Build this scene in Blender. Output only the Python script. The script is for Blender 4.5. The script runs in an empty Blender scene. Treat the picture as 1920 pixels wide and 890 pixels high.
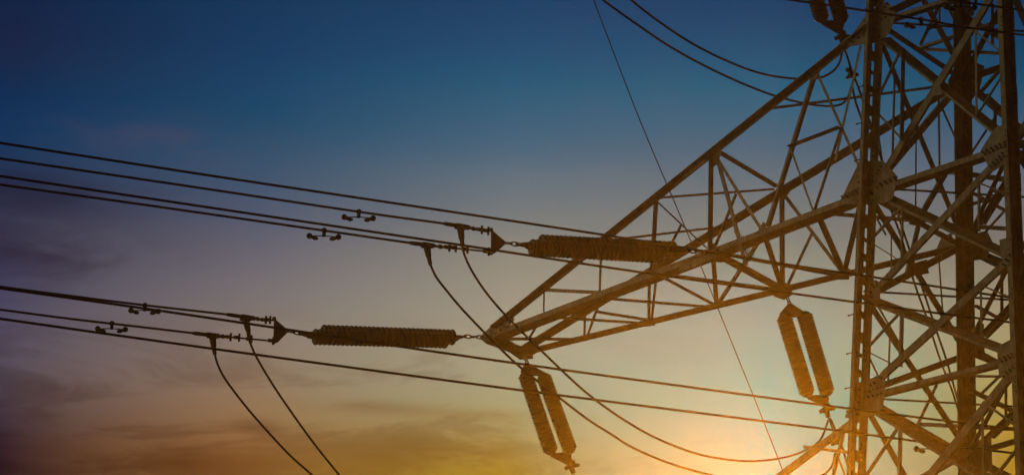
import bpy, bmesh, math, random
from mathutils import Vector, Matrix
random.seed(7)
sc = bpy.context.scene
C = sc.collection

# ------------------------------------------------------------------ camera
CAM_Z = 1.7
Z0 = 27.36785 + CAM_Z                      # height of the cross arm's bottom chords above the ground
CAM = Vector((32.54893, -49.93658, CAM_Z))
YAW, PITCH, ROLL, FPX = -0.71687, 0.41948, 0.03141, 7000.0
FWD = Vector((math.cos(PITCH)*math.sin(YAW), math.cos(PITCH)*math.cos(YAW), math.sin(PITCH)))
_r = Vector((math.cos(YAW), -math.sin(YAW), 0)); _u = _r.cross(FWD)
RGT = math.cos(ROLL)*_r + math.sin(ROLL)*_u
UPV = -math.sin(ROLL)*_r + math.cos(ROLL)*_u
cam = bpy.data.cameras.new('camera'); cam_o = bpy.data.objects.new('camera', cam); C.objects.link(cam_o)
cam.sensor_width = 36; cam.lens = FPX/1920*36; cam.clip_start = 0.5; cam.clip_end = 6000
M = Matrix((RGT, UPV, -FWD)).transposed().to_4x4(); M.translation = CAM
cam_o.matrix_world = M
sc.camera = cam_o
sc.view_settings.view_transform = 'Standard'; sc.view_settings.look = 'None'
sc.view_settings.exposure = 0; sc.view_settings.gamma = 1; sc.view_settings.use_curve_mapping = False
sc.cycles.use_denoising = True
sc.cycles.denoiser = 'OPENIMAGEDENOISE'; sc.cycles.denoising_input_passes = 'RGB_ALBEDO_NORMAL'
sc.cycles.use_adaptive_sampling = False
sc.cycles.max_bounces = 4; sc.cycles.volume_bounces = 0

def ray(x, y):
    return (FWD + RGT*((x-960)/FPX) - UPV*((y-445)/FPX)).normalized()

# ------------------------------------------------------------------ sun (low, behind the tower)
SUN_PX = (1400, 1005)
SD = ray(*SUN_PX)
sun = bpy.data.lights.new('sun', 'SUN'); sun_o = bpy.data.objects.new('sun', sun); C.objects.link(sun_o)
sun.energy = 0.38; sun.angle = math.radians(0.5); sun.color = (1.0, 0.34, 0.006)
sun_o.rotation_euler = SD.to_track_quat('Z', 'Y').to_euler()
HAZE_DENSITY, HAZE_G = 5.0e-4, 0.967

# ------------------------------------------------------------------ sky
def s2l(c):
    return tuple(((v/255)/12.92 if v/255 <= 0.04045 else ((v/255+0.055)/1.055)**2.4) for v in c)
# dusk sky: rows from high to low elevation, columns from west-left to right of the view (linear colour)
SKY_Y = (0, 150, 300, 450, 600, 750, 890)
SKY_X = (0, 480, 960, 1440, 1900)
SKY_SEEN = [[s2l(c) for c in row] for row in (
 ((22,37,68),(25,57,90),(25,69,104),(25,69,102),(23,60,92)),
 ((25,45,78),(28,66,100),(34,87,117),(42,91,118),(46,78,104)),
 ((33,54,86),(60,82,106),(92,107,121),(100,109,119),(96,100,112)),
 ((66,63,84),(100,97,110),(140,131,120),(146,135,119),(132,118,104)),
 ((84,77,95),(132,118,110),(172,155,127),(184,168,140),(170,148,108)),
 ((84,68,74),(148,117,87),(182,160,114),(206,194,158),(184,150,76)),
 ((60,41,42),(152,105,54),(188,148,68),(248,224,162),(186,140,36)))]
SKY = [[[0.0, 0.0163, 0.0648], [0.0, 0.0365, 0.1023], [0.0, 0.0491, 0.1409], [0.0, 0.0472, 0.1353], [0.0, 0.0342, 0.1045]], [[0.0054, 0.0177, 0.0618], [0.0, 0.0492, 0.1325], [0.0, 0.0907, 0.1873], [0.0, 0.1019, 0.1938], [0.0, 0.0699, 0.1411]], [[0.0, 0.0315, 0.1019], [0.0157, 0.0755, 0.1498], [0.0617, 0.138, 0.2045], [0.0676, 0.1376, 0.191], [0.0777, 0.1189, 0.1717]], [[0.0289, 0.0343, 0.0742], [0.0905, 0.1054, 0.159], [0.1954, 0.215, 0.1977], [0.1603, 0.217, 0.2006], [0.1852, 0.1675, 0.1386]], [[0.052, 0.0536, 0.1114], [0.1939, 0.1705, 0.1649], [0.3037, 0.3008, 0.2225], [0.2032, 0.3307, 0.2925], [0.3241, 0.2744, 0.1505]], [[0.0701, 0.0601, 0.0964], [0.259, 0.173, 0.1071], [0.3007, 0.3117, 0.1776], [0.0, 0.3727, 0.355], [0.3775, 0.2686, 0.0572]], [[0.0, 0.0, 0.0209], [0.2851, 0.1275, 0.0339], [0.3019, 0.216, 0.0212], [0.0, 0.3856, 0.3663], [0.3661, 0.1963, 0.0]]]
CLOUD_K = 1.0
W = bpy.data.worlds.new('World'); sc.world = W; W.use_nodes = True
nt = W.node_tree; N = nt.nodes; L = nt.links; N.clear()
def node(t, **k):
    n = N.new(t)
    for a, b in k.items(): setattr(n, a, b)
    return n
def val(sock, v):
    if hasattr(v, 'links') or hasattr(v, 'is_linked'): L.new(v, sock)
    else: sock.default_value = v
def math_(op, a, b=None, c=None, clamp=False):
    n = node('ShaderNodeMath', operation=op, use_clamp=clamp); val(n.inputs[0], a)
    if b is not None: val(n.inputs[1], b)
    if c is not None: val(n.inputs[2], c)
    return n.outputs[0]
def mrange(v, a, b, c=0., d=1., smooth=True):
    n = node('ShaderNodeMapRange', interpolation_type='SMOOTHSTEP' if smooth else 'LINEAR'); n.clamp = True
    val(n.inputs['Value'], v)
    for k, x in zip(('From Min', 'From Max', 'To Min', 'To Max'), (a, b, c, d)): n.inputs[k].default_value = x
    return n.outputs[0]
def mixc(f, a, b, mode='MIX'):
    n = node('ShaderNodeMix', data_type='RGBA', blend_type=mode); val(n.inputs[0], f)
    for s, v in ((n.inputs[6], a), (n.inputs[7], b)):
        if isinstance(v, tuple): s.default_value = (*v[:3], 1)
        else: L.new(v, s)
    return n.outputs[2]
def dotn(vec, d):
    n = node('ShaderNodeVectorMath', operation='DOT_PRODUCT'); L.new(vec, n.inputs[0]); n.inputs[1].default_value = d
    return n.outputs['Value']
tc = node('ShaderNodeTexCoord'); DIR = tc.outputs['Generated']
AZ = Vector((math.cos(YAW), -math.sin(YAW), 0))          # horizontal compass direction, to the right of the tower
AF = Vector((math.sin(YAW), math.cos(YAW), 0))
ELEV = math_('ARCSINE', dotn(DIR, (0, 0, 1)))
AZIM = math_('ARCTAN2', dotn(DIR, AZ), dotn(DIR, AF))
def elev_of(x, y): return math.asin(ray(x, y).z)
def azim_of(x, y):
    r = ray(x, y); return math.atan2(r.dot(AZ), r.dot(AF))
E_TOP, E_BOT = elev_of(960, 0), elev_of(960, 890)
V = math_('DIVIDE', math_('SUBTRACT', E_TOP, ELEV), E_TOP-E_BOT, clamp=True)
A0, A1 = azim_of(0, 445), azim_of(1900, 445)
U = math_('MULTIPLY', math_('DIVIDE', math_('SUBTRACT', AZIM, A0), A1-A0, clamp=True), 1900.0)
cols = []
for j, x in enumerate(SKY_X):
    r = node('ShaderNodeValToRGB'); r.color_ramp.interpolation = 'B_SPLINE' if False else 'CARDINAL'
    els = r.color_ramp.elements
    while len(els) < len(SKY_Y): els.new(0.5)
    for i, y in enumerate(SKY_Y):
        els[i].position = y/890; els[i].color = (*SKY[i][j], 1)
    L.new(V, r.inputs[0]); cols.append(r.outputs[0])
col = cols[0]
for j in range(1, len(cols)):
    col = mixc(mrange(U, SKY_X[j-1], SKY_X[j], smooth=False), col, cols[j])
# clouds: thin dusk streaks low in the sky and two darker banks on the left
def cloud_noise(sx, sy, scale, detail, seed, dist=0.6):
    cx = node('ShaderNodeCombineXYZ')
    L.new(math_('MULTIPLY', math_('ADD', AZIM, math_('MULTIPLY', ELEV, 0.9)), sx), cx.inputs[0])
    L.new(math_('MULTIPLY', math_('ADD', ELEV, math_('MULTIPLY', AZIM, -0.12)), sy), cx.inputs[1])
    cx.inputs[2].default_value = seed
    n = node('ShaderNodeTexNoise'); L.new(cx.outputs[0], n.inputs['Vector'])
    n.inputs['Scale'].default_value = scale; n.inputs['Detail'].default_value = detail
    n.inputs['Roughness'].default_value = 0.62; n.inputs['Distortion'].default_value = dist
    return n.outputs['Fac']
def bump_at(x, y, wx, wy):
    a, e = azim_of(x, y), elev_of(x, y)
    dx = math_('DIVIDE', math_('SUBTRACT', AZIM, a), wx/FPX/math.cos(e)); dy = math_('DIVIDE', math_('SUBTRACT', ELEV, e), wy/FPX)
    return math_('EXPONENT', math_('MULTIPLY', math_('ADD', math_('MULTIPLY', dx, dx), math_('MULTIPLY', dy, dy)), -1.0))
n1 = cloud_noise(14, 60, 1.0, 7, 3.1)
streak = mrange(n1, 0.49, 0.61)
lowmask = math_('MULTIPLY', mrange(V, 0.62, 0.86), mrange(U, 1500, 900))
col = mixc(math_('MULTIPLY', math_('MULTIPLY', streak, lowmask), 0.48*CLOUD_K), col, mixc(1.0, col, (0.50, 0.40, 0.38), 'MULTIPLY'))
n2 = cloud_noise(9, 32, 1.0, 6, 9.4)
n4 = cloud_noise(24, 105, 1.0, 9, 1.7, 0.9)
soft = mrange(math_('ADD', math_('MULTIPLY', n2, 0.55), math_('MULTIPLY', n4, 0.45)), 0.42, 0.58)
for (x, y, wx, wy, tint, k) in ((60, 360, 210, 42, (0.42, 0.40, 0.50), 0.85), (60, 480, 230, 62, (0.50, 0.44, 0.50), 0.95), (110, 865, 300, 50, (0.55, 0.45, 0.46), 0.65),
                              (310, 862, 190, 50, (0.60, 0.48, 0.40), 0.5), (800, 846, 170, 40, (0.72, 0.60, 0.42), 0.8),
                              (480, 798, 46, 15, (0.55, 0.50, 0.46), 0.75), (90, 728, 90, 18, (0.64, 0.58, 0.60), 0.7),
                              (700, 762, 120, 13, (0.72, 0.64, 0.56), 0.7), (890, 778, 150, 12, (0.84, 0.72, 0.56), 0.7)):
    col = mixc(math_('MULTIPLY', math_('MULTIPLY', bump_at(x, y, wx, wy), math_('ADD', math_('MULTIPLY', soft, 0.9), 0.15)), k*CLOUD_K, clamp=True),
               col, mixc(1.0, col, tint, 'MULTIPLY'))
n3 = cloud_noise(20, 50, 2.0, 8, 5.2, 1.2)
pink = math_('MULTIPLY', bump_at(330, 262, 190, 40), mrange(n3, 0.35, 0.65))
col = mixc(math_('MULTIPLY', pink, 0.35*CLOUD_K), col, (0.085, 0.062, 0.11))
# the rest of the dome: bright lobe added behind the camera on the left to light the steel, dim towards the right, below the horizon dark
side = Vector((-0.84, -0.52, 0.16)).normalized()
g1 = math_('POWER', math_('MAXIMUM', dotn(DIR, side), 0.0), 14.0)
inview = mrange(dotn(DIR, FWD), 0.90, 0.97)
back = mixc(1.0, mixc(g1, (0.002, 0.002, 0.002), (1.55, 1.35, 0.70)), (1, 1, 1), 'MULTIPLY')
col = mixc(inview, back, col)
bg = node('ShaderNodeBackground'); L.new(col, bg.inputs[0]); bg.inputs[1].default_value = 1.0
out = node('ShaderNodeOutputWorld'); L.new(bg.outputs[0], out.inputs[0])

# ------------------------------------------------------------------ materials
def steel(name, base, rough=0.6, var=0.35, rust=0.0, metal=0.0):
    m = bpy.data.materials.new(name); m.use_nodes = True; t = m.node_tree; b = t.nodes['Principled BSDF']
    tcn = t.nodes.new('ShaderNodeTexCoord'); nz = t.nodes.new('ShaderNodeTexNoise'); nz2 = t.nodes.new('ShaderNodeTexNoise')
    nz.inputs['Scale'].default_value = 5.0; nz.inputs['Detail'].default_value = 6; nz.inputs['Roughness'].default_value = 0.65
    mp = t.nodes.new('ShaderNodeMapping'); mp.inputs['Scale'].default_value = (9, 9, 1.2)
    t.links.new(tcn.outputs['Object'], mp.inputs[0]); t.links.new(mp.outputs[0], nz2.inputs['Vector'])
    nz2.inputs['Scale'].default_value = 2.0; nz2.inputs['Detail'].default_value = 5
    t.links.new(tcn.outputs['Object'], nz.inputs['Vector'])
    r = t.nodes.new('ShaderNodeValToRGB'); r.color_ramp.elements[0].position = 0.32; r.color_ramp.elements[1].position = 0.68
    lo = tuple(c*(1-var)*(k if rust else 1) for c, k in zip(base, (1.15, 0.9, 0.7))); hi = tuple(c*(1+var*0.6) for c in base)
    r.color_ramp.elements[0].color = (*lo, 1); r.color_ramp.elements[1].color = (*hi, 1)
    ad = t.nodes.new('ShaderNodeMath'); ad.operation = 'MULTIPLY_ADD'
    t.links.new(nz.outputs['Fac'], ad.inputs[0]); ad.inputs[1].default_value = 0.6
    mm = t.nodes.new('ShaderNodeMath'); mm.operation = 'MULTIPLY'; mm.inputs[1].default_value = 0.4
    t.links.new(nz2.outputs['Fac'], mm.inputs[0]); t.links.new(mm.outputs[0], ad.inputs[2])
    t.links.new(ad.outputs[0], r.inputs[0]); t.links.new(r.outputs[0], b.inputs['Base Color'])
    b.inputs['Roughness'].default_value = rough; b.inputs['Metallic'].default_value = metal
    b.inputs['Specular IOR Level'].default_value = 0.25
    bp = t.nodes.new('ShaderNodeBump'); bp.inputs['Strength'].default_value = 0.25; bp.inputs['Distance'].default_value = 0.01
    t.links.new(nz.outputs['Fac'], bp.inputs['Height']); t.links.new(bp.outputs[0], b.inputs['Normal'])
    if name == 'brown_porcelain': bp.inputs['Strength'].default_value = 0.03
    return m
GALV = steel('weathered_galvanised_steel', (0.33, 0.31, 0.26), 0.65, 0.55, rust=1)
GALVD = steel('darker_galvanised_steel', (0.24, 0.22, 0.18), 0.7, 0.5, rust=1)  # darker tone, used on battens, plan braces and far-face diagonals
BOLT = steel('shaded_bolt_steel', (0.12, 0.11, 0.10), 0.6)  # dark base puts the shadow of the protruding nuts into the colour
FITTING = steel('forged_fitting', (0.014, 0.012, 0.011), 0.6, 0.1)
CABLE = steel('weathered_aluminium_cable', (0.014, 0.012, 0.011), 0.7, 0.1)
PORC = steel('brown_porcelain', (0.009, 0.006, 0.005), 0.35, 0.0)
TWIG = steel('dry_stalk', (0.13, 0.10, 0.05), 0.9)

# ------------------------------------------------------------------ helpers
def link(name, bm, mats, parent=None):
    bmesh.ops.recalc_face_normals(bm, faces=bm.faces)
    me = bpy.data.meshes.new(name); bm.to_mesh(me); bm.free()
    for m in (mats if isinstance(mats, (list, tuple)) else [mats]): me.materials.append(m)
    o = bpy.data.objects.new(name, me); C.objects.link(o)
    if parent is not None:
        o.parent = parent
        o.matrix_parent_inverse = parent_matrix(parent).inverted()
    return o
PM = {}
def parent_matrix(p):
    m = Matrix.Translation(p.location)
    q = p.parent
    return m if q is None else PM.get(p.name, m)
def thing(name, label, cat, loc, group=None):
    o = bpy.data.objects.new(name, None); C.objects.link(o); o.location = loc
    o['label'] = label; o['category'] = cat
    if group: o['group'] = group
    return o
def tag(o, label, cat, group=None):
    o['label'] = label; o['category'] = cat
    if group: o['group'] = group
    return o
def perp(axis, want):
    v = want - axis*want.dot(axis)
    if v.length < 1e-6: v = axis.orthogonal()
    return v.normalized()
def add_prism(bm, poly, vec, mat=0):
    a = [bm.verts.new(p) for p in poly]; b = [bm.verts.new(p+vec) for p in poly]
    n = len(poly); fs = [bm.faces.new(a), bm.faces.new(list(reversed(b)))]
    for i in range(n): fs.append(bm.faces.new((a[i], b[i], b[(i+1) % n], a[(i+1) % n])))
    for f in fs: f.material_index = mat
def add_angle(bm, p, q, d1, d2, w1, w2, t):
    """steel angle from p to q: one flange along d1, the other along d2, corner on the line p-q"""
    ax = (q-p).normalized(); a = perp(ax, d1); b = d2 - ax*d2.dot(ax); b = (b - a*b.dot(a)).normalized()
    poly = [p, p+a*w1, p+a*w1+b*t, p+a*t+b*t, p+a*t+b*w2, p+b*w2]
    add_prism(bm, poly, q-p)
def add_box(bm, c, x, y, z, sx, sy, sz, mat=0):
    poly = [c+x*(i*sx/2)+y*(j*sy/2)-z*(sz/2) for i, j in ((-1,-1),(1,-1),(1,1),(-1,1))]
    add_prism(bm, poly, z*sz, mat)
def add_tube(bm, pts, rad, n=8, caps=True, mat=0):
    pts = [Vector(p) for p in pts]; rads = rad if isinstance(rad, (list, tuple)) else [rad]*len(pts)
    rings = []; prev = None
    for i, p in enumerate(pts):
        d = (pts[min(i+1, len(pts)-1)] - pts[max(i-1, 0)])
        d = d.normalized() if d.length > 1e-9 else Vector((0, 0, 1))
        a = d.orthogonal().normalized() if prev is None else perp(d, prev)
        prev = a; b = d.cross(a)
        rings.append([bm.verts.new(p+(a*math.cos(6.28318*k/n)+b*math.sin(6.28318*k/n))*rads[i]) for k in range(n)])
    for r0, r1 in zip(rings, rings[1:]):
        for k in range(n):
            f = bm.faces.new((r0[k], r0[(k+1) % n], r1[(k+1) % n], r1[k])); f.smooth = True; f.material_index = mat
    if caps:
        for r in (list(reversed(rings[0])), rings[-1]):
            bm.faces.new(r).material_index = mat
def add_ball(bm, c, r, sx=None, mat=0):
    m = Matrix.Translation(c)
    if sx is not None:
        ax, k = sx; q = ax.to_track_quat('X', 'Z').to_matrix().to_4x4(); m = m @ q @ Matrix.Diagonal((k, 1, 1, 1))
    res = bmesh.ops.create_uvsphere(bm, u_segments=12, v_segments=8, radius=r, matrix=m)
    for v in res['verts']:
        for f in v.link_faces: f.smooth = True; f.material_index = mat
def add_bolt(bm, p, n, r=0.02, h=0.03, mat=1):
    a = n.orthogonal().normalized(); b = n.cross(a); ph = random.random()
    add_prism(bm, [p+(a*math.cos(ph+k*1.0472)+b*math.sin(ph+k*1.0472))*r for k in range(6)], n*h, mat)
    add_prism(bm, [p+n*h+(a*math.cos(k*1.0472)+b*math.sin(k*1.0472))*r*0.55 for k in range(6)], n*h*0.8, mat)
def smooth_curve(pts, sub=6):
    out = []; n = len(pts)
    for i in range(n-1):
        p0, p1, p2, p3 = pts[max(i-1, 0)], pts[i], pts[i+1], pts[min(i+2, n-1)]
        for k in range(sub):
            t = k/sub
            out.append(0.5*((2*p1)+(p2-p0)*t+(2*p0-5*p1+4*p2-p3)*t*t+(3*p1-p0-3*p2+p3)*t*t*t))
    out.append(pts[-1]); return out

# ------------------------------------------------------------------ geometry of the tower
S, TAPER = 3.0, 0.02221
ZT = 3.24985; ZM = -1.96535; ZB = -3.93385           # node levels relative to the arm's bottom chords
def half(z): return S/2*(1-TAPER*z)
SG = {1: (-1, -1), 2: (1, -1), 3: (-1, 1), 4: (1, 1)}
def leg(i, z): return Vector((SG[i][0]*half(z), SG[i][1]*half(z), Z0+z))
TIP1 = Vector((-11.00355, -0.42340, Z0)); TIP2 = Vector((-11.00355, 0.53451, Z0))
def plane3(a, b, c):
    n = (b-a).cross(c-a).normalized()
    if n.dot(FWD) > 0: n = -n                          # normals point to the viewer's side
    return (a, n)
PLN = {'af': plane3(leg(1, 0), leg(1, ZT), TIP1), 'ar': plane3(leg(3, 0), leg(3, ZT), TIP2),
       'ab': (TIP1, Vector((0, 0, -1))), 'at': plane3(leg(1, ZT), leg(3, ZT), (TIP1+TIP2)/2),
       'tf': plane3(leg(1, 0), leg(1, ZT), leg(2, 0)), 'tl': plane3(leg(1, 0), leg(1, ZT), leg(3, 0)),
       'tb': plane3(leg(3, 0), leg(3, ZT), leg(4, 0)), 'tr': plane3(leg(2, 0), leg(2, ZT), leg(4, 0)),
       'lf': plane3(leg(1, ZB), leg(1, ZB-1), leg(1, ZB)+(TIP1-leg(1, ZT)))}
def on(pl, x, y):
    a, n = pl if isinstance(pl, tuple) else PLN[pl]
    r = ray(x, y); return CAM + r*((a-CAM).dot(n)/r.dot(n))
def at_depth(x, y, d):
    r = ray(x, y); return CAM + r*(d/r.dot(FWD))
def depth(p): return (p-CAM).dot(FWD)
K = FPX/depth(leg(1, 0))                               # picture units per metre at the tower

TOWER = thing('transmission_tower', 'tall lattice steel transmission tower with long tapering cross arm', 'pylon', (0, 0, 0))

def member_bm(bm, p, q, n, w, style, t=0.012):
    """angle bar of visible width w (m) lying in the face with outward normal n.
    lit: flat flange to the viewer, other flange inward along its lower edge; dark: flange standing out towards the viewer."""
    ax = (q-p).normalized(); a = n.cross(ax).normalized()
    if a.z < 0: a = -a
    if style == 'dim':                                  # stiff flange square to the face, so that its shaded side shows
        per = n - ax*n.dot(ax); sx_, sy_ = per.dot(RGT), per.dot(UPV); ax_, ay_ = ax.dot(RGT), ax.dot(UPV)
        outw = abs(sx_*ay_ - sy_*ax_)/max(1e-6, math.hypot(ax_, ay_))
        if outw > 0.33:
            ln = min(w/outw, 0.42); o = -n*(ln*0.5)
            add_angle(bm, p+o, q+o, n, a, ln, max(t*1.5, w*0.12), t); return
        style = 'shade'
    if style == 'lit':
        f = w/1.3; o = a*(-w*0.30); add_angle(bm, p+o, q+o, a, -n, f*0.85, f*1.35, t)
    elif style == 'dark':
        o = -a*(w*0.18); add_angle(bm, p+o, q+o, -a, n, w*0.34, w*1.5, t)
    elif style == 'shade':
        o = -a*(w*0.3); add_angle(bm, p+o, q+o, a*0.55-n*0.83, -a*0.83-n*0.55, w*1.6, w*0.35, t)
    elif style == 'black':
        o = a*(w*0.45); add_angle(bm, p+o, q+o, -a, -n, w*0.9, w*0.5, t)
    elif style == 'flat':
        o = -a*(w/2); add_angle(bm, p+o, q+o, a, -n, w, w*0.4, t)
OFFS = [0]
def member(name, parent, pl1, x1, y1, pl2, x2, y2, wpx, style='lit', mat=None):
    p, q = on(pl1, x1, y1), on(pl2, x2, y2)
    n = PLN[pl1][1]
    OFFS[0] += 1
    off = n*(0.004*((OFFS[0] % 5)-2))                  # bars bolted in layers, so none share a face
    bm = bmesh.new(); member_bm(bm, p+off, q+off, n, wpx/K, style, t=max(0.007, min(0.016, wpx/K*0.09)))
    return link(name, bm, mat or GALV, parent)
def gusset(name, parent, pl, pts, rows=(), side=0.0, th=0.014, br=0.020, mat=None):
    n = PLN[pl][1]; poly = [on(pl, *p)+n*side for p in pts]
    bm = bmesh.new(); add_prism(bm, poly, -n*th, 0)
    for (x1, y1, x2, y2, c) in rows:
        for i in range(c):
            f = i/max(1, c-1); add_bolt(bm, on(pl, x1+(x2-x1)*f, y1+(y2-y1)*f)+n*side, n, br, 0.026, 1)
    return link(name, bm, [mat or GALV, BOLT], parent)

# legs: two angles set corner to corner with a narrow gap, tied by batten plates
def make_leg(i, zlo=-Z0, zhi=9.0):
    sx, sy = SG[i]
    bm = bmesh.new(); e = 0.014
    FX, FY = {1: ((0.165, 0.17), (0.15, 0.15)), 2: ((0.12, 0.20), (0.20, 0.12)), 3: ((0.09, 0.07), (0.30, 0.31)), 4: ((0.09, 0.2), (0.26, 0.26))}[i]
    cx = -1 if i in (1, 3) else 1
    cx = {1: -1, 2: 1, 3: -1, 4: 1}[i]; cy = {1: -1, 2: -1, 3: 1, 4: 1}[i]
    A, B = leg(i, zlo), leg(i, zhi)
    for s in (1, -1):
        d1 = Vector((s*cx, 0, 0)); d2 = Vector((0, s*cy, 0)); o = (d1+d2)*e
        add_angle(bm, A+o, B+o, d1, d2, FX[0 if s == 1 else 1], FY[0 if s == 1 else 1], 0.016)
    o = link('leg', bm, GALV, TOWER)
    # batten plates across the gap
    z = -5.6; k = 0
    while z < 4.2:
        bm = bmesh.new(); h = (0.13, 0.07, 0.20)[k % 3]; k += 1
        c = leg(i, z); add_box(bm, c, Vector((1, 0, 0)), Vector((0, 1, 0)), Vector((0, 0, 1)), 0.020, 0.24, h)
        z += 0.33 if k % 3 else 0.42
        link('batten_plate', bm, GALVD, o)
    # bolted splice plates and bolts on the outer flanges
    for z in ((-4.9, -3.1, -1.2, 0.75, 2.1) if i == 1 else (-4.4, -2.8, -0.75, 0.9, 2.4)):
        bm = bmesh.new(); up = (leg(i, 1)-leg(i, 0)).normalized()
        for s in (-1, 1):
            c = leg(i, z)+Vector((s*0.105, -0.012-0.010*(1 if s*cx < 0 else 1), 0))
            c.y = leg(i, z).y + (-e-0.006 if s*cx*cy*1 > 0 and cy < 0 else -0.028)
            add_box(bm, c, Vector((1, 0, 0)), Vector((0, 1, 0)), up, 0.085, 0.010, 0.34)
            for kk in range(4): add_bolt(bm, c+up*(-0.13+0.087*kk)+Vector((0.0, -0.005, 0)), Vector((0, -1, 0)), 0.016, 0.02)
        link('splice_plate', bm, [GALV, BOLT], o)
    return o
LEG = {i: make_leg(i) for i in (1, 2, 3, 4)}
# step bolts up the outer corner of the near leg
for y in (-60, 13, 157, 226, 295, 440, 508, 585, 657, 722):
    p = on('tf', 1628-0.0, y); z = p.z-Z0; c = leg(1, z)
    # find the height whose picture row is y
    for _ in range(6):
        r = (c-CAM); yy = 445-FPX*r.dot(UPV)/r.dot(FWD); z -= (y-yy)/K/0.91*-1*-1; c = leg(1, z)
    bm = bmesh.new(); s = c+Vector((-0.13, -0.02, 0))
    add_tube(bm, [s, s+Vector((-0.13, -0.03, -0.012))], 0.011, 8); add_ball(bm, s+Vector((-0.13, -0.03, -0.012)), 0.019)
    link('step_bolt', bm, BOLT, LEG[1])

# front face bars (the face towards the viewer)
for a in ((1668,347,1846,288,18,'lit'), (1668,34,1890,-36,13,'lit'), (1650,736,1880,678,14,'lit')):
    member('horizontal_strut', TOWER, 'tf', a[0], a[1], 'tf', a[2], a[3], a[4], a[5])
member('horizontal_strut', TOWER, 'tf', 1672, 22, 'tf', 1760, -20, 14, 'dim')
for a in ((1652,68,1890,264,15,'shade'), (1650,334,1866,-22,15,'flat'), (1637,357,1900,481,17,'shade'),
          (1650,534,1866,304,14,'flat'), (1626,558,1905,662,17,'shade'), (1652,704,1888,488,15,'flat'),
          (1638,764,1880,915,17,'shade'), (1730,905,1892,704,17,'flat')):
    member('diagonal_brace', TOWER, 'tf', a[0], a[1], 'tf', a[2], a[3], a[4], a[5])
for a in ((1695,92,1692,266,7,'dark'), (1691,386,1690,486,5,'lit'), (1689,582,1686,686,7,'lit'), (1686,800,1684,900,7,'lit'),
          (1646,180,1684,100,5,'lit'), (1640,206,1692,262,6,'lit'), (1637,443,1688,390,5,'lit'), (1627,648,1687,583,5,'lit'),
          (1624,655,1685,686,6,'dark'), (1618,896,1684,797,6,'lit'), (1829,50,1831,215,7,'lit'), (1828,58,1884,104,5,'lit'),
          (1830,216,1884,130,4,'lit'), (1834,343,1834,433,5,'lit'), (1832,340,1893,364,6,'dark'), (1845,436,1892,384,4,'lit'),
          (1839,544,1840,630,6,'lit'), (1838,532,1907,560,6,'dark'), (1841,758,1842,900,8,'lit'), (1842,752,1916,806,7,'lit'),
          (1868,888,1912,832,6,'lit'), (1633,452,1689,487,6,'dark')):
    member('secondary_brace', TOWER, 'tf', a[0], a[1], 'tf', a[2], a[3], a[4], a[5])
# left face bars (seen from inside, dark)
for a in ((1652,74,1812,462,18), (1645,344,1808,150,15), (1634,372,1812,660,19), (1622,556,1806,832,18), (1618,752,1790,1058,18),
          (1640,549,1805,462,14), (1640,728,1806,668,13)):
    member('diagonal_brace', TOWER, 'tl', a[0], a[1], 'tl', a[2], a[3], a[4], 'black')
for a in ((1640,372,1808,463,14), (1628,748,1806,850,13), (1650,46,1800,146,14)):
    member('horizontal_strut', TOWER, 'tl', a[0], a[1], 'tl', a[2], a[3], a[4], 'black')
for a in ((1679,146,1675,300,5), (1644,228,1655,302,6), (1718,258,1717,404,5), (1671,438,1671,524,4), (1669,622,1665,726,4),(1722,796,1762,712,6),
          (1630,668,1648,706,6), (1761,490,1768,586,5), (1719,420,1776,322,12), (1700,522,1723,424,10), (1640,400,1662,440,6),
          (1646,572,1700,665,6), (1760,165,1762,312,7), (1766,202,1797,272,7)):
    member('secondary_brace', TOWER, 'tl', a[0], a[1], 'tl', a[2], a[3], a[4], 'black')
# back and far right faces, seen through the tower
for a in ((1797,389,1893,361,6,'lit'), (1841,418,1890,338,9,'lit'), (1846,630,1905,572,9,'lit'), (1858,818,1918,762,9,'lit'),
          (1724,89,1884,35,8,'lit'), (1820,30,1832,-10,6,'lit'), (1838,170,1900,98,7,'lit'), (1861,6,1861,86,7,'dim'),
          (1817,358,1893,399,6,'dim'), (1826,571,1872,596,6,'dim'), (1816,729,1908,774,8,'dim'), (1816,703,1880,704,6,'dim'),
          (1866,200,1866,244,7,'dim'), (1868,214,1814,296,4,'lit'), (1879,506,1879,594,7,'dim'), (1887,708,1887,782,6,'dim'),
          (1837,738,1874,702,5,'lit'), (1762,8,1762,48,4,'dim'), (1774,8,1801,58,9,'dim'), (1726,85,1766,2,7,'dim'),
          (1866,362,1866,338,6,'dim'), (1885,300,1888,400,5,'dim')):
    member('secondary_brace', TOWER, 'tb', a[0], a[1], 'tb', a[2], a[3], a[4], a[5])
for a in ((1768,318,1892,335,12), (1815,422,1896,427,10), (1720,90,1884,99,9), (1720,793,1920,803,9), (1812,148,1890,122,13), (1858,840,1920,822,13)):
    member('horizontal_strut', TOWER, 'tb', a[0], a[1], 'tb', a[2], a[3], a[4], 'dim')
for a in ((1765,5,1888,78,10), (1728,-4,1792,112,15), (1840,176,1890,222,12), (1826,474,1902,512,10), (1822,655,1908,700,11), (1834,860,1920,930,11)):
    member('diagonal_brace', TOWER, 'tb', a[0], a[1], 'tb', a[2], a[3], a[4], 'dim')
for z in (ZT, 0.0, ZM, ZB):
    for u, v, o in ((2, 3, 0.0), (1, 4, 0.05)):
        if z == ZT and u == 2: continue
        bm = bmesh.new(); member_bm(bm, leg(u, z+o), leg(v, z+o), Vector((0, 0, -1)), 0.075, 'flat', 0.008); link('plan_brace', bm, GALVD, TOWER)
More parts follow.
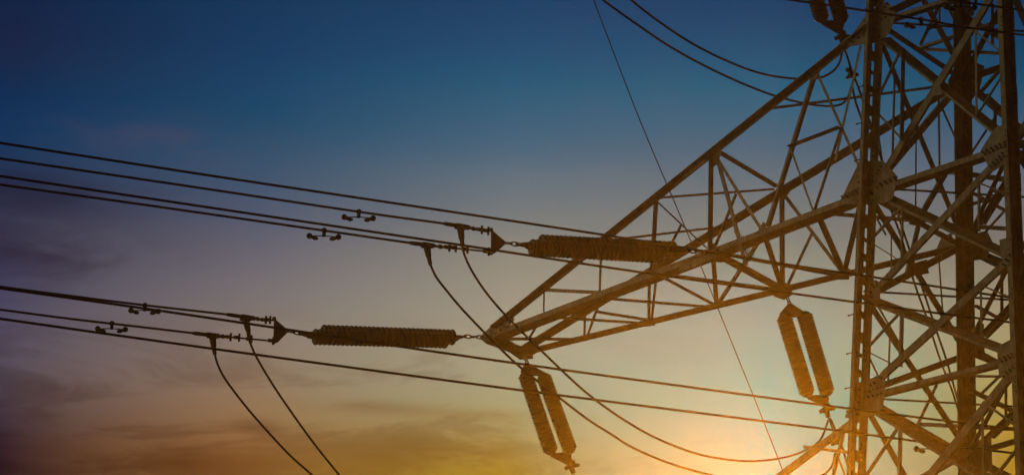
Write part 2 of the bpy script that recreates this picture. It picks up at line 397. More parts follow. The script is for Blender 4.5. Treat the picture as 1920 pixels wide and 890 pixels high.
for (i, za, j, zb) in ((3, ZT, 4, 0.0), (4, ZT, 3, 0.0), (3, 0.0, 4, ZM), (4, 0.0, 3, ZM), (3, ZM, 4, ZB), (4, ZM, 3, ZB), (3, ZT, 4, ZT+3.6), (4, ZT, 3, ZT+3.6), (3, ZB, 4, ZB-2.3),
                       (2, ZT, 4, 0.0), (4, ZT, 2, 0.0), (2, 0.0, 4, ZM), (4, 0.0, 2, ZM), (2, ZM, 4, ZB), (4, ZM, 2, ZB)):
    n = PLN['tb' if 2 not in (i, j) else 'tr'][1]
    bm = bmesh.new(); member_bm(bm, leg(i, za)-n*0.03*(i == 4), leg(j, zb)-n*0.03*(i == 4), n, 0.11, 'dim'); link('diagonal_brace', bm, GALVD, TOWER)
# gusset plates
G = lambda *a, **k: gusset('gusset_plate', TOWER, *a, **k)
G('tf', [(1588,80),(1621,33),(1643,14),(1665,4),(1678,20),(1678,35),(1668,62),(1654,74),(1643,80),(1594,87)],
  [(1595,77,1616,56,4),(1599,80,1620,64,3),(1622,40,1622,70,4),(1646,22,1648,70,5),(1653,36,1670,30,3),(1655,21,1664,8,3)], side=0.006)
G('tf', [(1576,376),(1611,304),(1642,302),(1656,301),(1683,331),(1674,372),(1662,380),(1610,384),(1580,382)],
  [(1580,369,1606,358,5),(1583,372,1608,362,5),(1612,320,1611,378,6),(1638,318,1636,375,6),(1643,349,1677,333,5),(1646,352,1680,337,5),(1646,326,1652,312,3)], side=0.006)
G('tf', [(1630,560),(1632,532),(1642,524),(1650,530),(1650,562)], [(1636,534,1645,528,2),(1634,548,1634,558,2),(1640,538,1646,534,2)], side=0.006)
G('tf', [(1584,782),(1611,716),(1622,714),(1652,701),(1659,710),(1656,760),(1642,775),(1610,788)],
  [(1590,772,1606,758,4),(1594,776,1610,763,4),(1612,730,1611,778,5),(1634,722,1653,709,4),(1632,734,1654,724,4),(1630,744,1654,738,4)], side=0.006)
G('tf', [(1839,282),(1864,242),(1892,228),(1895,300),(1862,321),(1851,308)],
  [(1843,286,1884,268,6),(1848,290,1886,273,6),(1858,312,1880,288,5),(1861,316,1884,294,5),(1888,246,1889,294,6)], side=0.006)
G('tf', [(1874,450),(1893,444),(1903,486),(1886,500),(1877,480)], [(1881,496,1894,478,3),(1885,498,1898,482,3),(1896,450,1899,476,3)], side=0.006)
G('tf', [(1869,650),(1906,630),(1912,698),(1886,716),(1873,700)],
  [(1876,673,1898,664,4),(1880,678,1902,668,4),(1884,706,1902,690,4),(1888,698,1906,683,4),(1907,640,1909,690,5)], side=0.006)
G('tl', [(1778,152),(1794,124),(1822,114),(1846,124),(1838,164),(1824,186),(1788,192)])
G('ar', [(1751,480),(1766,446),(1786,436),(1786,468),(1764,482)], [(1758,476,1782,466,4)], side=0.02)
G('tb', [(1790,448),(1850,432),(1860,452),(1850,484),(1800,492)])
G('tb', [(1796,622),(1844,606),(1846,668),(1822,660),(1800,672)], [(1838,632,1838,660,3)])
G('tb', [(1790,842),(1858,815),(1860,880),(1800,895)])
G('tl', [(1703,398),(1722,402),(1740,414),(1724,424),(1706,420)])
G('tl', [(1716,492),(1738,486),(1742,512),(1722,516)])
G('tf', [(1745,160),(1760,155),(1768,176),(1752,180)])
# lower bracing down to the ground, on the four faces
lev = (-6.2, -10.5, -16.0, -22.0, -Z0+0.05)
for f, (i, j) in (('tf', (1, 2)), ('tl', (1, 3)), ('tb', (3, 4)), ('tr', (2, 4))):
    n = PLN[f][1]
    for a, b in zip(lev, lev[1:]):
        for s, (u, v) in enumerate(((i, j), (j, i))):
            bm = bmesh.new(); member_bm(bm, leg(u, a)+n*0.01*s, leg(v, b)+n*0.01*s, n, 0.13, 'lit'); link('lower_brace', bm, GALV, TOWER)
for i in (1, 2, 3, 4):
    bm = bmesh.new(); c = leg(i, -Z0)
    add_box(bm, Vector((c.x, c.y, 0.2)), Vector((1, 0, 0)), Vector((0, 1, 0)), Vector((0, 0, 1)), 1.1, 1.1, 0.5)
    link('concrete_footing', bm, steel('footing_concrete', (0.3, 0.29, 0.27), 0.9), TOWER)

# ------------------------------------------------------------------ the main cross arm
ARM = bpy.data.objects.new('cross_arm', None); C.objects.link(ARM); ARM.parent = TOWER; ARM.location = (0, 0, Z0)
PM[ARM.name] = Matrix.Translation((0, 0, Z0))
def chord(p, q, n, w1, w2, d1, d2, t=0.016, name='chord', parent=ARM):
    bm = bmesh.new(); add_angle(bm, p, q, d1, d2, w1, w2, t); return link(name, bm, GALV, parent)
nf, nr, nt_, nb = PLN['af'][1], PLN['ar'][1], PLN['at'][1], Vector((0, 0, -1))
up = Vector((0, 0, 1))
C1a, C1b = on('af', 908, 634), on('af', 1612, 368)
C2a, C2b = on('ar', 978, 664), leg(3, 0)
K1a, K1b = on('af', 928, 617), on('af', 1640, 45)
K2a, K2b = on('ar', 978, 656), on('ar', 1806, 150)
fl = 0.155
chord(C1a-up*0.04, C1b-up*0.04, nf, 0.115, 0.25, up, -nf)
chord(C2a-up*0.04, C2b-up*0.04, nr, 0.085, 0.23, up, Vector((0, -1, 0)))
axk = (K1b-K1a).normalized(); ak = nf.cross(axk).normalized(); ak = ak if ak.z > 0 else -ak
chord(K1a+ak*0.03, K1b+ak*0.03, nf, fl*0.60, fl*0.85, -ak, nf)
axk2 = (K2b-K2a).normalized(); ak2 = nr.cross(axk2).normalized(); ak2 = ak2 if ak2.z > 0 else -ak2
chord(K2a-ak2*0.10, K2b-ak2*0.10, nr, 0.03, fl*1.75, ak2, nr)
chord(K2a+ak2*0.09, K2b+ak2*0.09, nr, fl*1.1, 0.05, -ak2, -nr)
B = lambda *a, **k: member('brace', ARM, *a, **k)
for a in (('af',1019,543,'af',1122,548,8,'black'), ('af',1020,544,'af',1019,584,4,'lit'), ('af',1123,546,'af',1126,458,5,'black'),
          ('af',1232,374,'af',1224,512,7,'dark'), ('af',1234,376,'af',1328,464,7,'dark'), ('af',1279,422,'af',1262,454,4,'dark'),
          ('at',1240,371,'at',1452,355,5,'lit'), ('at',1160,450,'at',1346,428,5,'lit'), ('af',1339,288,'af',1337,468,9,'dark'),
          ('af',1339,288,'af',1428,432,10,'lit'), ('at',1345,284,'at',1456,350,9,'black'),
          ('af',1338,466,'af',1379,363,5,'lit'), ('af',1524,138,'af',1436,424,9,'lit'), ('af',1530,134,'af',1612,316,9,'lit'),
          ('af',1481,275,'af',1577,238,7,'dark'), ('af',1482,278,'af',1525,396,6,'lit'), ('af',1576,240,'af',1526,394,5,'lit'),
          ('at',1442,206,'at',1795,160,6,'lit'), ('af',1613,86,'af',1566,300,7,'black'),
          ('ab',1226,514,'ab',1466,546,9,'black'), ('ab',1226,512,'ab',1344,575,7,'lit'), ('ab',1138,560,'ab',1346,577,7,'black'),
          ('ab',1120,587,'ab',1220,603,6,'lit'), ('ab',1030,596,'ab',1220,608,7,'black'), ('ab',1015,597,'ab',992,634,6,'black'),
          ('ab',950,636,'ab',1100,637,8,'black'), ('ar',1097,582,'ar',1096,634,6,'black'), ('ar',1121,572,'ar',1099,634,7,'black'),
          ('ar',1218,512,'ar',1217,606,6,'dark'), ('ar',1232,503,'ar',1221,606,7,'black'),
          ('ab',1342,478,'ab',1464,544,16,'black'), ('ab',1342,474,'ab',1582,519,9,'black'),
          ('ab',1540,402,'ab',1718,416,9,'black'), ('ab',1432,438,'ab',1468,548,11,'black'), ('ab',1432,442,'ab',1344,576,8,'lit'),
          ('ar',1467,360,'ar',1468,548,10,'dark'), ('ar',1468,362,'ar',1583,516,11,'lit'), ('ab',1532,402,'ab',1582,516,12,'black'),
          ('ab',1612,390,'ab',1582,516,12,'black'), ('ar',1523,436,'ar',1472,544,8,'black')):
    B(*a)
member('brace', ARM, 'af', 1345, 300, 'af', 1398, 498, 8, 'black')
member('brace', ARM, 'ab', 1337, 478, 'ab', 1344, 575, 10, 'black')
member('brace', ARM, 'ab', 912, 634, 'ab', 992, 664, 15, 'black')
GA = lambda *a, **k: gusset('gusset_plate', ARM, *a, **k)
GA('af', [(900,632),(945,591),(961,584),(965,600),(944,622),(916,640)], [(914,628,952,600,5),(922,632,958,606,5)], side=0.02, br=0.016)
GA('ab', [(900,634),(930,626),(998,662),(1000,672),(975,674),(955,660),(912,644)])
GA('ar', [(972,664),(1004,640),(1012,650),(1006,662),(984,672)], [(990,660,1004,648,3)], side=0.02, br=0.014)
GA('af', [(1327,292),(1340,277),(1354,284),(1346,308),(1338,314)], [(1334,296,1346,286,3)], side=0.02, br=0.014)
GA('af', [(1516,142),(1532,122),(1540,130),(1534,144),(1524,152)], [(1520,140,1532,130,3),(1522,146,1532,138,2)], side=0.02, br=0.014)
GA('af', [(1322,478),(1340,456),(1346,462),(1344,484)], [(1337,466,1341,474,2)], side=0.02, br=0.014)
GA('af', [(1418,440),(1432,416),(1438,420),(1436,440)], [(1424,436,1432,424,3)], side=0.02, br=0.014)
GA('ab', [(1318,470),(1350,462),(1372,486),(1352,492),(1322,488)])
GA('ab', [(1444,538),(1462,528),(1482,534),(1486,552),(1470,562),(1452,556)])
GA('ab', [(1572,508),(1594,504),(1592,524),(1572,524)])
GA('ar', [(1455,356),(1472,345),(1480,360),(1466,380)])
GA('ab', [(1208,606),(1226,600),(1228,610),(1210,612)])
bm = bmesh.new()
for x in range(11): add_bolt(bm, on('af', 1286+x*4.6, 492-x*1.9)+nf*0.02, nf, 0.016, 0.03, 1)
add_prism(bm, [on('af', *p)+nf*0.02 for p in ((1275,500),(1340,474),(1340,484),(1276,511))], -nf*0.012)
link('splice_plate', bm, [GALV, BOLT], ARM)
bm = bmesh.new()
for x in range(8): add_bolt(bm, on('af', 1287+x*4.6, 331-x*3.6)+nf*0.06, nf, 0.013, 0.02, 1)
add_prism(bm, [on('af', *p)+nf*0.06 for p in ((1282,333),(1324,300),(1327,304),(1285,338))], -nf*0.012)
link('splice_plate', bm, [GALV, BOLT], ARM)

# the arms above, below and on the other side
def far_arm(name, dz, sx, skip_bottom=False):
    o = bpy.data.objects.new(name, None); C.objects.link(o); o.parent = TOWER; o.location = (0, 0, Z0+dz); PM[o.name] = Matrix.Translation((0, 0, Z0+dz))
    m = lambda p: Vector((p.x*sx, p.y, p.z+dz))
    c1a, c1b, k1b = m(TIP1), m(leg(1, 0)), m(leg(1, ZT)); c2a, c2b, k2b = m(TIP2), m(leg(3, 0)), m(leg(3, ZT))
    n1 = Vector((0, -1, 0))
    for p, q in ((c1a, c1b), (c1a, k1b), (c2a, c2b), (c2a, k2b)):
        bm = bmesh.new(); member_bm(bm, p, q, n1, 0.13, 'flat'); link('chord', bm, GALV, o)
    for pa, pb, pk, n in ((c1a, c1b, k1b, n1), (c2a, c2b, k2b, n1)):
        for k in range(1, 6):
            f = k/6; g = (k-0.5)/6
            bm = bmesh.new(); member_bm(bm, pb.lerp(pa, f), pk.lerp(pa, g), n, 0.06, 'lit'); link('brace', bm, GALV, o)
    return o
ARMSTEP = ZB-ZT
far_arm('cross_arm', ARMSTEP, 1); far_arm('cross_arm', -ARMSTEP, 0.78)
for k in (-1, 0, 1): far_arm('cross_arm', ARMSTEP*k, -1)
member('horizontal_strut', TOWER, 'lf', 1506, 836, 'lf', 1604, 848, 7, 'lit')

# ------------------------------------------------------------------ insulators
def add_sheds(bm, p, q, r, n, core=0.35, deep=None):
    ax = (q-p); Lh = ax.length; ax = ax.normalized(); a = ax.orthogonal().normalized(); b = ax.cross(a)
    prof = [(0, 0.3*r), (0.004, core*r)]
    for i in range(n):
        s = i/n; st = 1/n
        prof += [(s+st*0.10, core*r), (s+st*0.16, 0.74*r), (s+st*0.34, 0.98*r), (s+st*0.46, r), (s+st*0.60, 0.97*r), (s+st*0.80, 0.80*r), (s+st*0.92, core*r)]
    if deep: prof = [prof[0]] + [(s, max(rr, deep*r)) for s, rr in prof[1:-1]] + [prof[-1]]
    prof += [(1, core*r), (1.0, 0.3*r)]
    m = 16; rings = []
    for s, rr in prof:
        rings.append([bm.verts.new(p+ax*(s*Lh)+(a*math.cos(6.28318*k/m)+b*math.sin(6.28318*k/m))*rr) for k in range(m)])
    for r0, r1 in zip(rings, rings[1:]):
        for k in range(m):
            f = bm.faces.new((r0[k], r0[(k+1) % m], r1[(k+1) % m], r1[k])); f.smooth = True
    bm.faces.new(list(reversed(rings[0]))); bm.faces.new(rings[-1])
def add_plate(bm, pts, n, th): add_prism(bm, [Vector(p)-n*th/2 for p in pts], n*th)
def add_chain(bm, p, q, w, links=3):
    """shackles and clevises between p and q"""
    d = (q-p); Ln = d.length; d = d.normalized(); s1 = perp(d, up); s2 = d.cross(s1)
    for i in range(links):
        c = p+d*(Ln*(i+0.5)/links); h = Ln/links*0.62; s = s1 if i % 2 == 0 else s2
        pts = [c+d*(h*math.cos(t))+s*(w*math.sin(t)) for t in [6.28318*k/12 for k in range(13)]]
        add_tube(bm, pts, w*0.36, 6, caps=False)
    for i in range(links+1):
        add_ball(bm, p+d*(Ln*i/links), w*0.55)

LD = Vector((math.cos(math.radians(-110)), math.sin(math.radians(-110)), 0))      # direction the line leaves towards the left
LP = Vector((-LD.y, LD.x, 0)); LP = LP if LP.dot(FWD) < 0 else -LP               # towards the viewer's side
def line_plane(P, off=0.0): return (P+LP*off, LP)

def strain_assembly(label, nodeP, px):
    """px: picture outline of the assembly: tower link, tower yoke, string ends, line yoke"""
    pl0 = line_plane(nodeP)
    t = thing('strain_insulator', label, 'insulator', nodeP, 'tension insulator strings')
    D0 = lambda x, y: on(pl0, x, y)
    bm = bmesh.new(); add_chain(bm, D0(*px['link'][0]), D0(*px['link'][1]), 0.035, 3); link('shackle_chain', bm, FITTING, t)
    for nm, off in (('upper', -0.10), ('lower', 0.10)):
        pl = line_plane(nodeP, off); a, b = px[nm]
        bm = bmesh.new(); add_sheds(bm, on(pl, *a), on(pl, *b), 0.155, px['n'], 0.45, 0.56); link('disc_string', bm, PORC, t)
        for e, y in ((a, 'lyoke_s'), (b, 'tyoke_s')):
            bm = bmesh.new(); add_tube(bm, [on(pl, *e), on(pl, *px[y][nm])], [0.05, 0.035], 8)
            link('end_fitting', bm, FITTING, t)
    # tower-side yoke (flat triangular plate across the two strings)
    for key in ('tyoke', 'lyoke_in'):
        a, b, c = px[key]
        A_, B_, Cc = on(line_plane(nodeP), *a), on(line_plane(nodeP, -0.10), *b), on(line_plane(nodeP, 0.10), *c)
        n = (B_-A_).cross(Cc-A_).normalized()
        bm = bmesh.new()
        ctr = (A_+B_+Cc)/3; ex = 1.15
        add_plate(bm, [ctr+(p-ctr)*ex for p in (A_, A_+(B_-A_)*0.2+(B_-Cc)*0.05, B_, Cc, A_+(Cc-A_)*0.2-(B_-Cc)*0.05)], n, 0.03)
        for p in (A_, B_, Cc): add_ball(bm, p, 0.035)
        link('yoke_plate', bm, FITTING, t)
    bm = bmesh.new(); add_chain(bm, D0(*px['midlink'][0]), D0(*px['midlink'][1]), 0.035, 2); link('shackle_chain', bm, FITTING, t)
    # line-side vertical yoke
    bm = bmesh.new(); add_plate(bm, [D0(*p) for p in px['lyoke']], LP, 0.03); 
    for p in px['lyoke'][1:3]: add_ball(bm, D0(*p), 0.04)
    link('yoke_plate', bm, FITTING, t)
    for pts in px['links']:
        bm = bmesh.new(); add_tube(bm, [D0(*pts[0]), D0(*pts[-1])], 0.018, 8)
        for p in pts[1:-1]:
            c = D0(*p); d = (D0(*pts[-1])-D0(*pts[0])).normalized()
            add_tube(bm, [c-d*0.055, c+d*0.055], 0.036, 8)
            add_tube(bm, [c-d*0.05-up*0.075, c-d*0.05+up*0.075], 0.022, 6)
        add_chain(bm, D0(*pts[-1]), D0(*pts[-1])-(D0(*pts[-1])-D0(*pts[-2]))*0.45, 0.032, 1)
        link('extension_link', bm, FITTING, t)
    return t
P1 = on('ab', 905, 632); P2 = on('ab', 1330, 474)
strain_assembly('horizontal pair of ribbed insulator strings fixed to the outer tip of the cross arm', P1, dict(
    link=((905,632),(872,630)), upper=((604,623),(852,632)), lower=((588,631),(838,638)), n=30,
    tyoke=((872,630),(858,632),(848,638)), tyoke_s=dict(upper=(866,631), lower=(858,635)),
    lyoke_in=((562,625),(592,622),(580,631)), lyoke_s=dict(upper=(590,621), lower=(576,630)),
    midlink=((566,625),(536,620)), lyoke=((540,619),(514,597),(513,641),(520,642),(538,624)),
    links=(((514,600),(502,599),(494,599),(480,597)), ((514,639),(508,638),(467,635),(444,632),(428,631),(415,630)))))
strain_assembly('horizontal pair of ribbed insulator strings crossing in front of the middle of the cross arm', P2, dict(
    link=((1330,474),(1292,470)), upper=((1013,455),(1266,468)), lower=((995,464),(1240,478)), n=30,
    tyoke=((1292,470),(1276,469),(1262,477)), tyoke_s=dict(upper=(1284,469), lower=(1270,475)),
    lyoke_in=((970,458),(1000,454),(990,463)), lyoke_s=dict(upper=(996,453), lower=(986,462)),
    midlink=((973,458),(944,455)), lyoke=((948,454),(921,431),(921,474),(927,475),(946,459)),
    links=(((921,433),(911,432),(899,430),(884,428)), ((921,472),(912,471),(872,467),(850,464),(838,463),(822,462)))))

def suspension_assembly(label, dpt, hook, apex, ybase, sa, sb, bbase, bapex, clamp, n=27):
    D = lambda p: at_depth(p[0], p[1], dpt)
    t = thing('jumper_insulator', label, 'insulator', D(hook), 'paired jumper insulators hanging below the arms')
    hz = Vector((FWD.x, FWD.y, 0)).normalized()
    bm = bmesh.new(); add_chain(bm, D(hook), D(apex), 0.035, 2); link('shackle_chain', bm, FITTING, t)
    for base, ap in ((ybase, apex), (bbase, bapex)):
        a, b = D(base[0]), D(base[1]); c = D(ap); m = (a+b)/2; o = (m-c).normalized()
        bm = bmesh.new(); e = (b-a).normalized()*0.04
        add_plate(bm, [c-o*0.05-e*0.7, c-o*0.05+e*0.7, b+e-o*0.02, b+e+o*0.05, a-e+o*0.05, a-e-o*0.02] , hz, 0.05)
        for p in (a, b): add_tube(bm, [p-hz*0.045, p+hz*0.045], 0.032, 8)
        link('yoke_plate', bm, FITTING, t)
    for (p, q) in (sa, sb):
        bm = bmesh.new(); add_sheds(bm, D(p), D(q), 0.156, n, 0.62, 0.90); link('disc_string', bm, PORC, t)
        d = (D(q)-D(p)).normalized()
        bm = bmesh.new(); add_tube(bm, [D(p)-d*0.07, D(p)-d*0.02, D(p)+d*0.03], [0.05, 0.115, 0.125], 12); link('end_fitting', bm, FITTING, t)
        bm = bmesh.new(); add_tube(bm, [D(q)-d*0.03, D(q)+d*0.02, D(q)+d*0.07], [0.125, 0.115, 0.05], 12); link('end_fitting', bm, FITTING, t)
    bm = bmesh.new(); c0 = D(clamp[0]); add_chain(bm, D(bapex), c0, 0.03, 1)
    d = (D(clamp[1])-c0).normalized(); s = perp(d, RGT)
    add_tube(bm, [c0-d*0.03, c0+d*0.16], 0.05, 10); add_tube(bm, [c0-s*0.13+d*0.02, c0, c0+s*0.17+d*0.05], [0.035, 0.06, 0.028], 8)
    add_ball(bm, c0+s*0.06-d*0.05, 0.05)
    link('suspension_clamp', bm, FITTING, t)
    bm = bmesh.new()
    for p, q in zip(clamp[1:], clamp[2:]): add_tube(bm, [D(p), D(q)], 0.017, 6)
    c2 = D(clamp[-1]); 
    add_tube(bm, [c2-d*0.12-s*0.03, c2-d*0.05-s*0.01, c2+d*0.02, c2+d*0.06], [0.05, 0.045, 0.13, 0.12], 12)
    add_ball(bm, c2-d*0.1-s*0.05, 0.045)
    link('hold_down_weight', bm, FITTING, t)
    return t
N1 = on('ab', 985, 668); N2 = on('ab', 1470, 556)
suspension_assembly('slanting pair of insulators hanging under the outer tip of the cross arm', depth(N1), (984,668), (990,684), ((981,698),(1019,700)),
    ((985,702),(1033,845)), ((1019,705),(1069,843)), ((1036,853),(1066,851)), (1066,868), ((1070,872),(1076,888),(1082,905),(1092,925)))
suspension_assembly('slanting pair of insulators hanging under the arm beside the near leg', depth(N2), (1476,556), (1482,574), ((1466,590),(1506,588)),
    ((1470,594),(1514,737)), ((1508,590),(1551,735)), ((1518,745),(1549,744)), (1546,759), ((1548,766),(1553,780),(1562,805),(1568,826)))
suspension_assembly('slanting pair of insulators cut off by the top of the picture', depth(N2)-0.6, (1500,-145), (1508,-126), ((1492,-112),(1532,-114)),
    ((1496,-108),(1541,36)), ((1533,-112),(1578,38)), ((1544,44),(1578,43)), (1573,60), ((1577,68),(1581,84),(1590,112),(1597,140)))

# ------------------------------------------------------------------ wires
def cable(name, label, pts, rad, cat='cable', group=None, sub=6, parent=None, mat=None):
    bm = bmesh.new(); add_tube(bm, smooth_curve(pts, sub) if sub > 1 else pts, rad, 8)
    o = link(name, bm, mat or CABLE)
    return tag(o, label, cat, group)
RC = 0.0225
def conductor(label, nodeP, pts, sleeve, lug, group):
    """a phase conductor from its dead-end clamp out of the picture on the left"""
    pl = line_plane(nodeP); D = lambda p: on(pl, *p)
    root = thing('conductor', label, 'power line', D(sleeve[1]), group)
    P = [D(p) for p in pts]
    P = P+[P[-1]+(P[-1]-P[-2]).normalized()*k for k in (10, 25)]
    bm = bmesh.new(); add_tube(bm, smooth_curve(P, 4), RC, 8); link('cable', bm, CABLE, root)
    bm = bmesh.new(); a, b = D(sleeve[0]), D(sleeve[1]); d = (b-a).normalized(); m = (a+b)/2
    add_tube(bm, [a, a+d*0.05, m, m+d*0.01, b-d*0.05, b], [0.030, 0.036, 0.038, 0.050, 0.046, 0.03], 10)
    l0, l1, l2 = [D(p) for p in lug]
    add_tube(bm, [l0, l0.lerp(l1, 0.1), l0.lerp(l1, 0.9), l1, l2], [0.06, 0.066, 0.05, 0.040, 0.034], 10)
    add_box(bm, l0, d, up, LP, 0.2, 0.09, 0.06)
    link('dead_end_clamp', bm, FITTING, root)
    return root
GRP = 'conductors strung to the left from the cross arm'
E1 = conductor('upper conductor of the pair ending at the tip insulator string', P1, ((480,597),(450,593),(425,589),(265,571),(130,554),(0,537),(-150,516)), ((425,589),(480,597)), ((460,597),(466,622),(467,637)), GRP)
G1_ = conductor('lower conductor of the pair ending at the tip insulator string', P1, ((415,630),(390,627),(362,624),(260,612),(130,597),(0,580),(-150,560)), ((362,624),(414,630)), ((398,629),(401,652),(403,664)), GRP)
B2 = conductor('upper conductor of the pair ending at the mid arm insulator string', P2, ((884,428),(863,425),(833,419),(680,398),(340,347),(0,297),(-150,274)), ((833,419),(882,427)), ((863,425),(866,450),(868,463)), GRP)
D2 = conductor('lower conductor of the pair ending at the mid arm insulator string', P2, ((822,462),(800,459),(768,455),(600,431),(300,388),(0,346),(-150,324)), ((768,455),(816,461)), ((800,460),(804,482),(807,496)), GRP)

# conductors of the other circuit, passing in front of the tower from arms on the right
def in_front(x, y): return at_depth(x, y, depth(leg(1, 0))-3.0)
RX, RX2, RX3 = in_front(1620, 517), in_front(1615, 768), in_front(1620, 20)
def passing(label, ref, pts, off=0.0):
    pl = line_plane(ref, off); P = [on(pl, *p) for p in pts]
    P = P+[P[-1]+(P[-1]-P[-2]).normalized()*k for k in (10, 25)]
    o = cable('conductor', label, P, RC*0.92, 'power line', 'conductors of the other circuit', 4)
    return o
passing('topmost of the long conductors, running above the mid arm insulator string', RX, ((2250,604),(2050,578),(1905,559),(1690,527),(1440,490),(1150,443),(800,390),(400,330),(0,268),(-150,244)))
passing('conductor touching the clamps below the mid arm insulator string', RX, ((2250,650),(2050,625),(1905,605),(1715,581),(1480,549),(1200,510),(870,460),(440,396),(0,330),(-150,307)))
passing('conductor disappearing behind the tip insulator string and running on to the right', RX2, ((2250,846),(2050,822),(1920,806),(1740,784),(1590,765),(1300,726),(1000,685),(790,655),(510,613),(265,577),(0,540),(-150,519)))
passing('lowest of the long conductors in the picture', RX2, ((2250,888),(2050,866),(1920,851),(1740,829),(1590,809),(1300,772),(970,730),(500,667),(240,631),(0,597),(-150,576)))
passing('conductor entering at the top edge beside the high insulators', RX3, ((2250,112),(2050,84),(1920,66),(1813,52),(1735,38),(1587,15),(1480,0),(1300,-28),(900,-90)))
passing('short length of conductor in the top right corner', RX3, ((2250,66),(2050,38),(1920,20),(1812,5),(1735,-7),(1587,-30),(1300,-74),(900,-136)))
# jumpers: slack cables from the clamps to the hanging insulators and on behind the tower
def jumper(label, pts, d0, d1, dend, kturn, group='slack jumper cables'):
    n = len(pts); P = []
    cum = [0]
    for a, b in zip(pts, pts[1:]): cum.append(cum[-1]+math.hypot(a[0]-b[0], a[1]-b[1]))
    for i, p in enumerate(pts):
        if i <= kturn: f = cum[i]/cum[kturn]; d = d0+(d1-d0)*f
        else: f = (cum[i]-cum[kturn])/(cum[-1]-cum[kturn]); d = d1+(dend-d1)*f
        P.append(at_depth(p[0], p[1], d))
    return cable('jumper_cable', label, P, RC*0.95, 'cable', group, 5)
dE, dG = depth(on(line_plane(P1), 467, 637)), depth(on(line_plane(P1), 403, 664))
dB, dD = depth(on(line_plane(P2), 868, 463)), depth(on(line_plane(P2), 807, 496))
S1, S2 = depth(N1), depth(N2)
jumper('right hand slack jumper dropping from the tip insulator string to the bottom edge', ((467,637),(473,652),(482,671),(508,715),(538,760),(575,812),(612,860),(660,915),(740,985),(850,1030),(960,1020),(1040,970),(1080,915),(1100,960),(1130,1040)), dE, S1, S1+3, 12)
jumper('left hand slack jumper dropping from the tip insulator string to the bottom edge', ((403,664),(408,682),(421,708),(445,741),(475,778),(508,815),(545,854),(586,890),(680,970),(820,1050),(960,1060),(1050,1000),(1090,930),(1112,980),(1140,1060)), dG, S1, S1+3, 12)
jumper('upper slack jumper sagging from the mid arm string towards the hanging insulators', ((868,463),(871,478),(885,508),(910,546),(940,582),(975,618),(1010,652),(1060,700),(1100,736),(1151,774),(1208,809),(1262,834),(1319,853),(1387,863),(1437,862),(1485,853),(1517,840),(1537,825),(1546,808),(1555,784),(1564,800),(1577,831),(1589,872),(1602,915)), dB, S2, S2+2.5, 18)
jumper('lower slack jumper sagging from the mid arm string to the bottom edge', ((807,496),(818,519),(837,544),(862,574),(890,604),(931,646),(978,690),(1040,738),(1100,784),(1144,812),(1184,837),(1235,860),(1285,877),(1340,891),(1400,900),(1470,902),(1520,896),(1545,888),(1560,872),(1566,850),(1573,862),(1584,888),(1596,920)), dD, S2, S2+2.5, 19)
jumper('right hand slack jumper entering at the top edge', ((1100,-92),(1140,-42),(1183,0),(1240,44),(1300,83),(1360,113),(1420,136),(1480,147),(1530,147),(1556,138),(1572,122),(1578,104),(1583,92),(1598,135),(1615,180),(1650,290),(1680,390),(1701,455),(1728,535),(1756,620),(1774,673),(1800,763),(1830,860)), dB-0.6, S2-0.6, S2+6, 12)
jumper('left hand slack jumper entering at the top edge', ((1040,-80),(1085,-38),(1130,0),(1200,50),(1260,90),(1330,128),(1400,160),(1460,182),(1520,196),(1560,199),(1580,194),(1591,180),(1597,162),(1604,190),(1615,222),(1640,300),(1668,386),(1690,445),(1715,532),(1734,585),(1764,677),(1787,737),(1815,830)), dD-0.6, S2-0.6, S2+6, 12)
cable('earth_wire', 'very thin dark wire slanting down steeply behind the cross arm', [at_depth(x, y, 76.5+i*0.3) for i, (x, y) in enumerate(((1080,-90),(1113,0),(1200,226),(1280,415),(1345,575),(1430,785),(1480,915),(1530,1060)))], 0.0125, 'cable', None, 4)

# vibration dampers: a clamp, a short steel rope and two weights
def damper(label, c, d):
    t = thing('vibration_damper', label, 'damper', c, 'vibration dampers clamped under the conductors')
    bm = bmesh.new(); add_ball(bm, c, 0.05); add_box(bm, c-up*0.055, d, up, d.cross(up).normalized(), 0.055, 0.11, 0.05); link('clamp', bm, FITTING, t)
    m = c-up*0.098
    bm = bmesh.new(); add_tube(bm, [m-d*0.21-up*0.012, m, m+d*0.21-up*0.012], 0.011, 6); link('messenger_cable', bm, FITTING, t)
    for s in (-1, 1):
        bm = bmesh.new(); e = m+d*(s*0.25)-up*0.012
        add_tube(bm, [e-d*s*0.15-up*0.045, e-d*s*0.10-up*0.04, e-d*s*0.05-up*0.02, e], [0.02, 0.036, 0.03, 0.036], 10)
        add_ball(bm, e, 0.052); link('weight', bm, FITTING, t)
    return t
def ld(ref, p, q): return (on(line_plane(ref), *q)-on(line_plane(ref), *p)).normalized()
LV = Vector((RGT.x, RGT.y, 0)).normalized()
for lab, ref, p, q in (('damper on the upper conductor left of the mid arm string', P2, (673,397), (600,386)),
                       ('damper on the lower conductor left of the mid arm string', P2, (608,432), (540,422)),
                       ('damper on the upper conductor left of the tip string', P1, (272,572), (200,563)),
                       ('damper on the lower conductor left of the tip string', P1, (210,606), (150,599)),
                       ('damper on the wire crossing the high corner gusset of the near leg', RX3, (1727,37), (1650,25)),
                       ('damper in the top right corner beside the far leg', RX3, (1800,3), (1735,-7)),
                       ('damper on the lowest conductor inside the foot of the lattice', RX2, (1745,830), (1650,817))):
    c = on(line_plane(ref), *p); d = ld(ref, p, q)
    dd = (d*0.55+LV*-0.84); dd.z = d.z*0.8-0.02; damper(lab, c, dd.normalized())

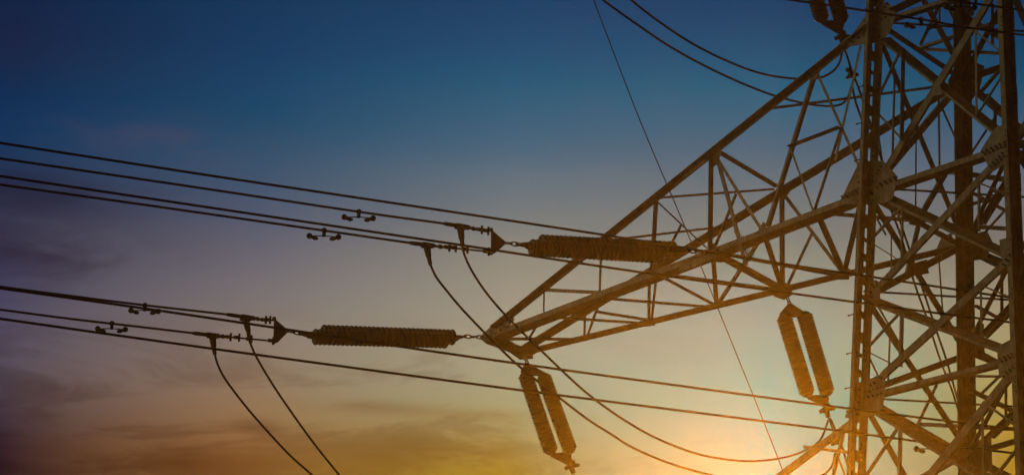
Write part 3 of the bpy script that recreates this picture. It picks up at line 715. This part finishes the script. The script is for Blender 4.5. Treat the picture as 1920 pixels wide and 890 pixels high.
# dry weed stalks caught in the arm's corners
def weed(label, base, n, h, seed):
    rnd = random.Random(seed); bm = bmesh.new()
    for i in range(n):
        p = base+Vector((rnd.uniform(-.06,.06), rnd.uniform(-.06,.06), 0)); lean = RGT*rnd.uniform(-.5,.75)+FWD*rnd.uniform(-.3,.3)
        pts = [p+(up+lean*(0.4+0.6*t))*(h*t*rnd.uniform(.75,1.0)) for t in (0, .35, .7, 1)]
        add_tube(bm, pts, [.006, .005, .004, .003], 5)
        if rnd.random() < .6: add_tube(bm, [pts[2], pts[2]+(up*.6+lean.normalized()*.6)*h*.22], [.004, .003], 5)
    return tag(link('dry_weed', bm, TWIG), label, 'plant', 'dry weeds growing on the steelwork')
weed('tuft of dry stalks at the tip of the cross arm', on('ab', 955, 640), 9, 0.42, 1)
weed('tuft of dry stalks standing on the middle of the cross arm', on('ab', 1404, 488), 13, 0.62, 2)

# ------------------------------------------------------------------ ground and air
def ground():
    bm = bmesh.new(); n = 40; R = 3000
    vs = {}
    for i in range(n+1):
        for j in range(n+1):
            x = (i/n*2-1); y = (j/n*2-1); x = math.copysign(abs(x)**2.2, x)*R; y = math.copysign(abs(y)**2.2, y)*R
            vs[i, j] = bm.verts.new((x, y, 0))
    for i in range(n):
        for j in range(n): bm.faces.new((vs[i, j], vs[i+1, j], vs[i+1, j+1], vs[i, j+1]))
    m = bpy.data.materials.new('grass_field'); m.use_nodes = True; t = m.node_tree; b = t.nodes['Principled BSDF']
    tcn = t.nodes.new('ShaderNodeTexCoord'); nz = t.nodes.new('ShaderNodeTexNoise'); nz.inputs['Scale'].default_value = 0.6; nz.inputs['Detail'].default_value = 8
    r = t.nodes.new('ShaderNodeValToRGB'); r.color_ramp.elements[0].color = (0.035, 0.045, 0.018, 1); r.color_ramp.elements[1].color = (0.09, 0.085, 0.04, 1)
    t.links.new(tcn.outputs['Object'], nz.inputs['Vector']); t.links.new(nz.outputs['Fac'], r.inputs[0]); t.links.new(r.outputs[0], b.inputs['Base Color'])
    b.inputs['Roughness'].default_value = 0.95
    o = link('ground', bm, m); o['kind'] = 'structure'; return o
ground()
bm = bmesh.new(); add_box(bm, Vector((0, -35, 18.9)), Vector((1, 0, 0)), Vector((0, 1, 0)), Vector((0, 0, 1)), 140, 92, 39.8)
hz = link('flare_haze', bm, []); hz['kind'] = 'stuff'  # even scattering volume, added to imitate a warm lens flare veil
m = bpy.data.materials.new('flare_haze_air'); m.use_nodes = True; t = m.node_tree; t.nodes.clear()
pv = t.nodes.new('ShaderNodeVolumePrincipled'); om = t.nodes.new('ShaderNodeOutputMaterial'); t.links.new(pv.outputs[0], om.inputs['Volume'])
pv.inputs['Color'].default_value = (0.95, 0.86, 0.66, 1); pv.inputs['Density'].default_value = HAZE_DENSITY; pv.inputs['Anisotropy'].default_value = HAZE_G
hz.data.materials.append(m)
